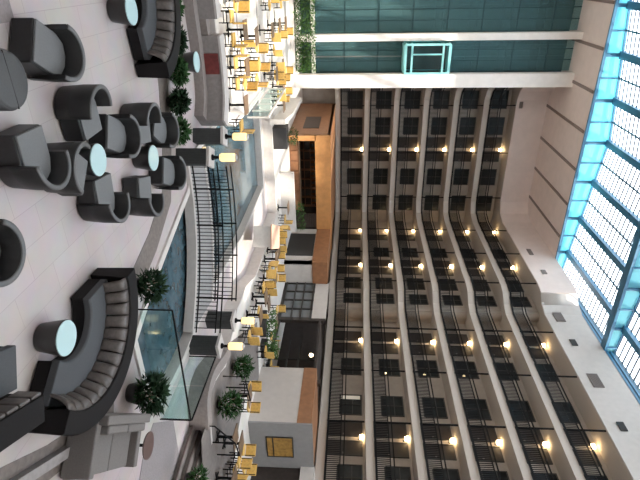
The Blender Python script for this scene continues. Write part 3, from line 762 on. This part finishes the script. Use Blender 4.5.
tbl = None
TABLES = [(67,338,'low black drum table with pale blue glass top inside the crescent sofa beside pond'),(99,160,'low black drum table with pale blue glass top amid five club chairs, nearer of two'),(154,158,'low black drum table with pale blue glass top amid club chairs, nearest the bridge'),(132,10,'low black drum table with pale blue glass top inside the crescent sofa by the shrubs'),(197,62,'low black drum table with pale blue glass top in front of the dark red panel')]
for x, y, lab in TABLES:
    p = at(x, y, .5)
    if tbl is None:
        tbl = empty('drum_table', lab, 'table', (p.x,p.y,0), 0, 'glass topped drum tables')
        q = MB(); q.lathe([(.25,0),(.27,.02),(.345,.46),(.345,.475)], 32); q.build('drum', MT['drum'], tbl)
        q = MB(); q.lathe([(.33,.475),(.335,.48),(.335,.495),(.33,.5)], 36); q.build('glass_top', MT['glass_top'], tbl)
    else: dup(tbl, (p.x,p.y,0), 0, lab)
ot = empty('round_ottoman', 'large round charcoal ottoman at the very edge nearest the camera', 'ottoman', (1.47,7.84,0))
q = MB(); q.lathe([(.44,0),(.47,.05),(.47,.36),(.44,.42)], 36); q.build('body', MT['ottoman'], ot)
q = MB(); q.lathe([(.02,.44),(.40,.435),(.44,.42),(.44,.40)][::-1], 36); q.build('top', MT['ottoman'], ot)
q = MB(); q.box(-.45,.45,-.006,.006,.42,.442); q.build('seam', MT['drum'], ot)
plat = MB(); plat.box(-1.2,.72,6.4,9.0,.003,.02); tag(plat.build('rug', MT['carpet']), 'corner of a grey rug under the lounge in the bottom-left of the hall', 'rug')

def club_chair(label, loc, rz):
    root = empty('club_chair', label, 'chair', loc, rz, 'charcoal club chairs of the lounge')
    q = MB(); pl = [(-.36,.50),(-.39,-.05),(-.30,-.30),(-.12,-.42),(.12,-.42),(.30,-.30),(.39,-.05),(.36,.50)]
    q.prism(pl, .03, .40); q.build('base', MT['leather'], root, bevel=.025)
    q = MB(); pl2 = [(-.345,.485),(-.35,-.05),(-.27,-.27),(-.1,-.36),(.1,-.36),(.27,-.27),(.35,-.05),(.345,.485)]
    q.prism(pl2, .40, .44); q.build('seat', MT['seat'], root, bevel=.015)
    # wrap-around back, tallest behind, open to +y
    n = 26; vs = []; fs = []
    for i in range(n+1):
        a = radians(175+(190)*i/n); t = abs(i/n*2-1); h = .74-.05*t**2
        ro, ri = .47, .385
        cx, cy = cos(a), sin(a)
        ex = .10 if True else 0
        ring = [(ro*.94,.03),(ro,.40),(ro,h-.03),(ro-.025,h),(ri+.02,h),(ri,h-.03),(ri,.38)]
        for r, z in ring: vs.append((r*cx, r*cy*1.0+.0, z))
    k = 7
    for i in range(n):
        for j in range(k): fs.append((i*k+j, i*k+(j+1) % k, (i+1)*k+(j+1) % k, (i+1)*k+j))
    fs.append(tuple(range(k))); fs.append(tuple(n*k+j for j in range(k)))
    q = MB(); q.add(vs, fs, True)
    me = q.build('back_shell', [MT['leather'], MT['rim']], root)
    for p in me.data.polygons:
        p.use_smooth = False if len(p.vertices) > 4 else True
        idx = p.index % k
    # rim strip is the lighter leather
    q = MB(); r_ = [];
    prof = [(.385,-.004),(.47,-.004),(.468,.012),(.45,.022),(.405,.022),(.387,.012)]
    vs = []; fs = []; k = len(prof)
    for i in range(n+1):
        a = radians(175+(190)*i/n); t = abs(i/n*2-1); h = .74-.05*t**2
        for r, z in prof: vs.append((r*cos(a), r*sin(a), h-.008+z))
    for i in range(n):
        for j in range(k): fs.append((i*k+j, i*k+(j+1) % k, (i+1)*k+(j+1) % k, (i+1)*k+j))
    fs.append(tuple(range(k))); fs.append(tuple(n*k+j for j in range(k)))
    q.add(vs, fs, True); q.build('rim', MT['rim'], me)
    root.scale = (1.06,1.06,1.06)
    return root
CH = [((1.25,9.15), facing(-.05,-1), 'charcoal club chair facing the camera behind the round ottoman'),
      ((2.45,9.90), facing(.85,.5), 'charcoal club chair turned sideways, its back to the chair behind the ottoman'),
      ((3.30,10.95), facing(0,-1), 'charcoal club chair on the far side of the nearer small table facing camera'),
      ((2.80,7.88), facing(-.9,-.45), 'charcoal club chair with a big square seat front nearest camera at centre of lounge'),
      ((3.28,8.80), facing(.25,1), 'charcoal club chair showing its rounded back in front of the nearer small table'),
      ((4.37,9.80), facing(-.9,-.35), 'charcoal club chair on the right of the nearer small table'),
      ((5.15,11.75), facing(-.95,-.2), 'charcoal club chair on the right of the table nearest the bridge'),
      ((3.90,13.55), facing(-.15,-1), 'charcoal club chair at the back of the lounge against the brown border'),
      ((3.40,12.45), facing(1,.3), 'charcoal club chair on the left of the table nearest the bridge'),
      ((5.20,13.65), facing(0,-1), 'charcoal club chair at the back of the lounge beside the bridge railing'),
      ((3.55,6.05), facing(-.2,-1), 'charcoal club chair cut off by the frame, only its rounded back in view')]
cc = None
for (x, y), rz, lab in CH:
    if cc is None: cc = club_chair(lab, (x,y,0), rz)
    else: dup(cc, (x,y,0), rz, lab)

O = at(43,391,.88); ns = empty('straight_sofa', 'dark straight sofa with thick back at near end of the crescent sofa, cut by frame', 'sofa', (O.x,O.y,0), atan2(-Fd.y,-Fd.x)+radians(4))
q = MB(); q.box(.02,1.7,-.72,-.02,.03,.30); q.build('base', MT['sofa_dark'], ns, bevel=.015)
q = MB(); q.box(.0,1.7,-.74,-.02,.30,.46); q.build('seat', MT['sofa_seat'], ns, bevel=.02)
q = MB(); q.box(.0,1.7,.06,.50,.03,.90); bs = q.build('back_shell', MT['sofa_dark'], ns, bevel=.01)
for i in range(6): q = MB(); q.box(.01+.28*i,.27+.28*i,.0,.07,.46,.87); q.build('back_channel', MT['channel'], bs, bevel=.03)
# grey loveseat with its back to the crescent sofa
ls = empty('loveseat', 'grey boxy loveseat with its back to the crescent sofa beside pond', 'sofa', (9.05,7.85,0), atan2(.69,.72))
q = MB(); q.box(-1.15,1.15,-1.0,.12,.05,.36); q.build('base', MT['loveseat_d'], ls, bevel=.02)
q = MB(); q.box(-1.15,1.15,.02,.22,.05,.86); q.build('backrest', MT['loveseat'], ls, bevel=.03)
for s in (-1,1): q = MB(); q.box(s*1.1-.1,s*1.1+.1,-1.0,.1,.05,.66); q.build('arm', MT['loveseat'], ls, bevel=.03)
for i in range(2): q = MB(); q.box(-1.0+1.0*i+.01,-.01+1.0*i,-.98,-.16,.36,.48); q.build('seat_cushion', MT['loveseat'], ls, bevel=.03)
for i in range(2): q = MB(); q.box(-1.0+1.0*i+.01,-.01+1.0*i,-.17,.02,.46,.82); q.build('back_cushion', MT['loveseat'], ls, bevel=.04)
rt = empty('round_side_table', 'brown round side table just beyond far end of grey loveseat', 'table', (10.95,8.85,0))
q = MB(); q.lathe([(.22,0),(.2,.03),(.04,.06),(.04,.52)], 20); q.build('pedestal', MT['black_metal'], rt)
q = MB(); q.lathe([(.33,.52),(.35,.54),(.35,.56)], 30); q.build('top', MT['tread'], rt)
b = MB(); b.sweep([(7.55,5.05),(8.75,7.0)], [(-.1,0),(.1,0),(.1,.16),(-.1,.16)]); b.sweep([(8.75,6.95),(9.35,6.25)], [(-.1,0),(.1,0),(.1,.16),(-.1,.16)]); S('trim_6', b, MT['grey_stone'])

# ------------------------------------------------------------------ dining furniture
def dining_chair(label, loc, rz, group):
    root = empty('dining_chair', label, 'chair', loc, rz, group)
    for sx in (-1,1):
        for sy in (-1,1): q = MB(); q.box(sx*.22-.018,sx*.22+.018,sy*.21-.018,sy*.21+.018,0,.43 if sy > 0 else .95); q.build('leg', MT['black_metal'], root)
    q = MB(); q.box(-.25,.25,-.22,.25,.42,.50); q.build('seat', MT['gold'], root, bevel=.02)
    q = MB(); q.box(-.26,.26,-.26,-.20,.52,.98); q.build('backrest', MT['gold'], root, bevel=.02)
    q = MB()
    for sx in (-1,1): q.box(sx*.24-.015,sx*.24+.015,-.2,.2,.18,.21)
    q.box(-.22,.22,.195,.22,.24,.27); q.build('stretcher', MT['black_metal'], root)
    return root
def dining_table(label, loc, rz, group):
    root = empty('dining_table', label, 'table', loc, rz, group)
    q = MB(); q.box(-.38,.38,-.38,.38,.71,.75); q.build('tabletop', MT['table_dark'], root, bevel=.01)
    q = MB(); q.box(-.04,.04,-.04,.04,.04,.71); q.build('pedestal', MT['black_metal'], root)
    q = MB(); q.box(-.28,.28,-.035,.035,0,.04); q.box(-.035,.035,-.28,.28,0,.04); q.build('foot', MT['black_metal'], root)
    return root
CL = [
 ('just behind the curved grey wall', [(222,7),(240,4),(231,80),(240,78),(231,98),(240,97),(233,115),(242,112)], [(236,66),(236,89),(228,108)], [0,-1]),
 ('in front rows of sunny terrace', [(247,52),(262,46),(252,66),(264,64),(250,80),(262,80)], [(243,42),(257,36),(246,60)], [0,1]),
 ('in back rows of sunny terrace by hedge', [(277,38),(283,33),(289,30),(278,48),(274,4),(285,4)], [(273,30),(280,25),(286,23)], [0,1]),
 ('between hedge and white low wall', [(280,82),(286,76),(289,70),(282,96),(288,92)], [(277,74),(283,68),(280,90)], [0,1]),
 ('at canal end beside box planter', [(272,116),(275,126),(278,158),(278,172),(280,184)], [(269,121),(274,165),(281,178)], [0,-1]),
 ('on right bank behind peach counter', [(281,220),(283,211),(279,204),(285,228)], [(278,213),(282,200)], [0,1]),
 ('between peach counter and lanterns', [(266,255),(272,262),(263,268),(271,274),(280,270),(264,283),(272,286),(281,277),(257,300),(263,306)], [(261,260),(276,266),(267,278),(260,294)], [0,-1]),
 ('in dark shop front behind clipped hedge', [(281,310),(274,338),(275,362),(270,352)], [(277,322),(278,350)], [0,-1]),
 ('against white block with gold picture', [(255,388),(254,406)], [(250,396)], [1,0]),
 ('in near row beyond the curved steps', [(249,450),(245,461),(241,472),(250,468)], [(241,445),(236,457),(235,470)], [.2,1]),
]
items = []
for ci, (where, chs, tbs, fc) in enumerate(CL):
    for p in chs: w = at(p[0],p[1],TER+.72); items.append(['c',ci,Vector((w.x,w.y)),p])
    for p in tbs: w = at(p[0],p[1],TER+.75); items.append(['t',ci,Vector((w.x,w.y)),p])
OBST = [((20.4,18.15),(24.3,22.3)),((19.6,32.9),(21.6,38.6)),((12.6,33.1),(17.2,33.6)),((21.4,28.2),(21.8,33))]
CIRC = [(Vector((SC.x,SC.y)),1.2),(Vector((9.6,31.9)),.95),(Vector((17.5,23.2)),.5),(Vector((18.2,22.95)),.5),(Vector((19.0,22.75)),.5),(Vector((19.9,22.75)),.5),(Vector((14.75,14.1)),.6),(Vector((15.5,16.75)),.85),(Vector((16.9,11.2)),.3),(Vector((16.8,13.3)),.3)]
CIRC += [(Vector((8.3+(1.0*t),30.6+10.4*t)),.4) for t in [i/14 for i in range(15)]]
CIRC += [(Vector((6.35,24.2+.5*i)),.35) for i in range(14)]
for it in range(150):
    for i in range(len(items)):
        for j in range(i):
            a, b_ = items[i], items[j]; d = a[2]-b_[2]; r = {'cc':.82,'ct':.88,'tc':.88,'tt':1.1}[a[0]+b_[0]]
            if d.length < r:
                if d.length < 1e-4: d = Vector((1,0))
                s = d.normalized()*((r-d.length)*.5); a[2] += s; b_[2] -= s
    for a in items:
        for c, r in CIRC:
            d = a[2]-c; r2 = r+.42
            if d.length < r2: a[2] = c+d.normalized()*r2
        for (x0,y0),(x1,y1) in OBST:
            g = .42
            if x0-g < a[2].x < x1+g and y0-g < a[2].y < y1+g:
                e = [(a[2].x-(x0-g),0),((x1+g)-a[2].x,1),(a[2].y-(y0-g),2),((y1+g)-a[2].y,3)]; k = min(e)[1]
                if k == 0: a[2].x = x0-g
                elif k == 1: a[2].x = x1+g
                elif k == 2: a[2].y = y0-g
                else: a[2].y = y1+g
        if a[2].x < 5.4: a[2].y = max(a[2].y, 20.75)
        if a[2].y > 41.9 and a[2].x < 10: a[2].y = 41.9
        if 5 < a[2].x < 15.05 and a[2].y < 31.5:
            if a[2].x > 9.5 and a[2].y < 29.6: a[2].x = 15.1
            elif a[2].x < 6.2: a[2].x = min(a[2].x, 5.8)
            else: a[2].y = 31.6
ch0 = tb0 = None
for ci, (where, chs, tbs, fc) in enumerate(CL):
    tabs = [i for i in items if i[1] == ci and i[0] == 't']
    for kind, nm in (('c','golden dining chair'),('t','dark dining table')):
        mine = sorted([i for i in items if i[1] == ci and i[0] == kind], key=lambda i: i[2].dot(Rd))
        for k, itx in enumerate(mine):
            lab = f'{nm} {where}, {ORD[k]} from the left' if len(mine) > 1 else f'{nm} {where}'
            z = TER+.013; grp = ('golden dining chairs ' if kind == 'c' else 'dark dining tables ')+where
            if kind == 'c':
                t = min(tabs, key=lambda q: (q[2]-itx[2]).length); d = t[2]-itx[2]; rz = face(d.x, d.y)+random.uniform(-.15,.15)
                if ch0 is None: ch0 = dining_chair(lab, (itx[2].x,itx[2].y,z), rz, grp)
                else: dup(ch0, (itx[2].x,itx[2].y,z), rz, lab, grp)
            else:
                rz = random.uniform(-.1,.1)
                if tb0 is None: tb0 = dining_table(lab, (itx[2].x,itx[2].y,z), rz, grp)
                else: dup(tb0, (itx[2].x,itx[2].y,z), rz, lab, grp)

# ------------------------------------------------------------------ light
w = bpy.data.worlds.new('sky'); scene.world = w; w.use_nodes = True; nt = w.node_tree
bg = nt.nodes['Background']; bg.inputs['Strength'].default_value = 6.5; bg.inputs['Color'].default_value = (.90,.95,1.0,1)
sd = bpy.data.lights.new('sun', 'SUN'); sd.energy = 14.0; sd.angle = radians(1.5); sd.color = (1,.90,.74)
so = bpy.data.objects.new('sun', sd); COL.objects.link(so)
so.rotation_euler = Vector((.42,-.45,1)).to_track_quat('Z','Y').to_euler()

vs = scene.view_settings
scene.display_settings.display_device = 'sRGB'
vs.view_transform = 'Standard'; vs.look = 'None'; vs.exposure = 0.0; vs.gamma = 1.0; vs.use_curve_mapping = False
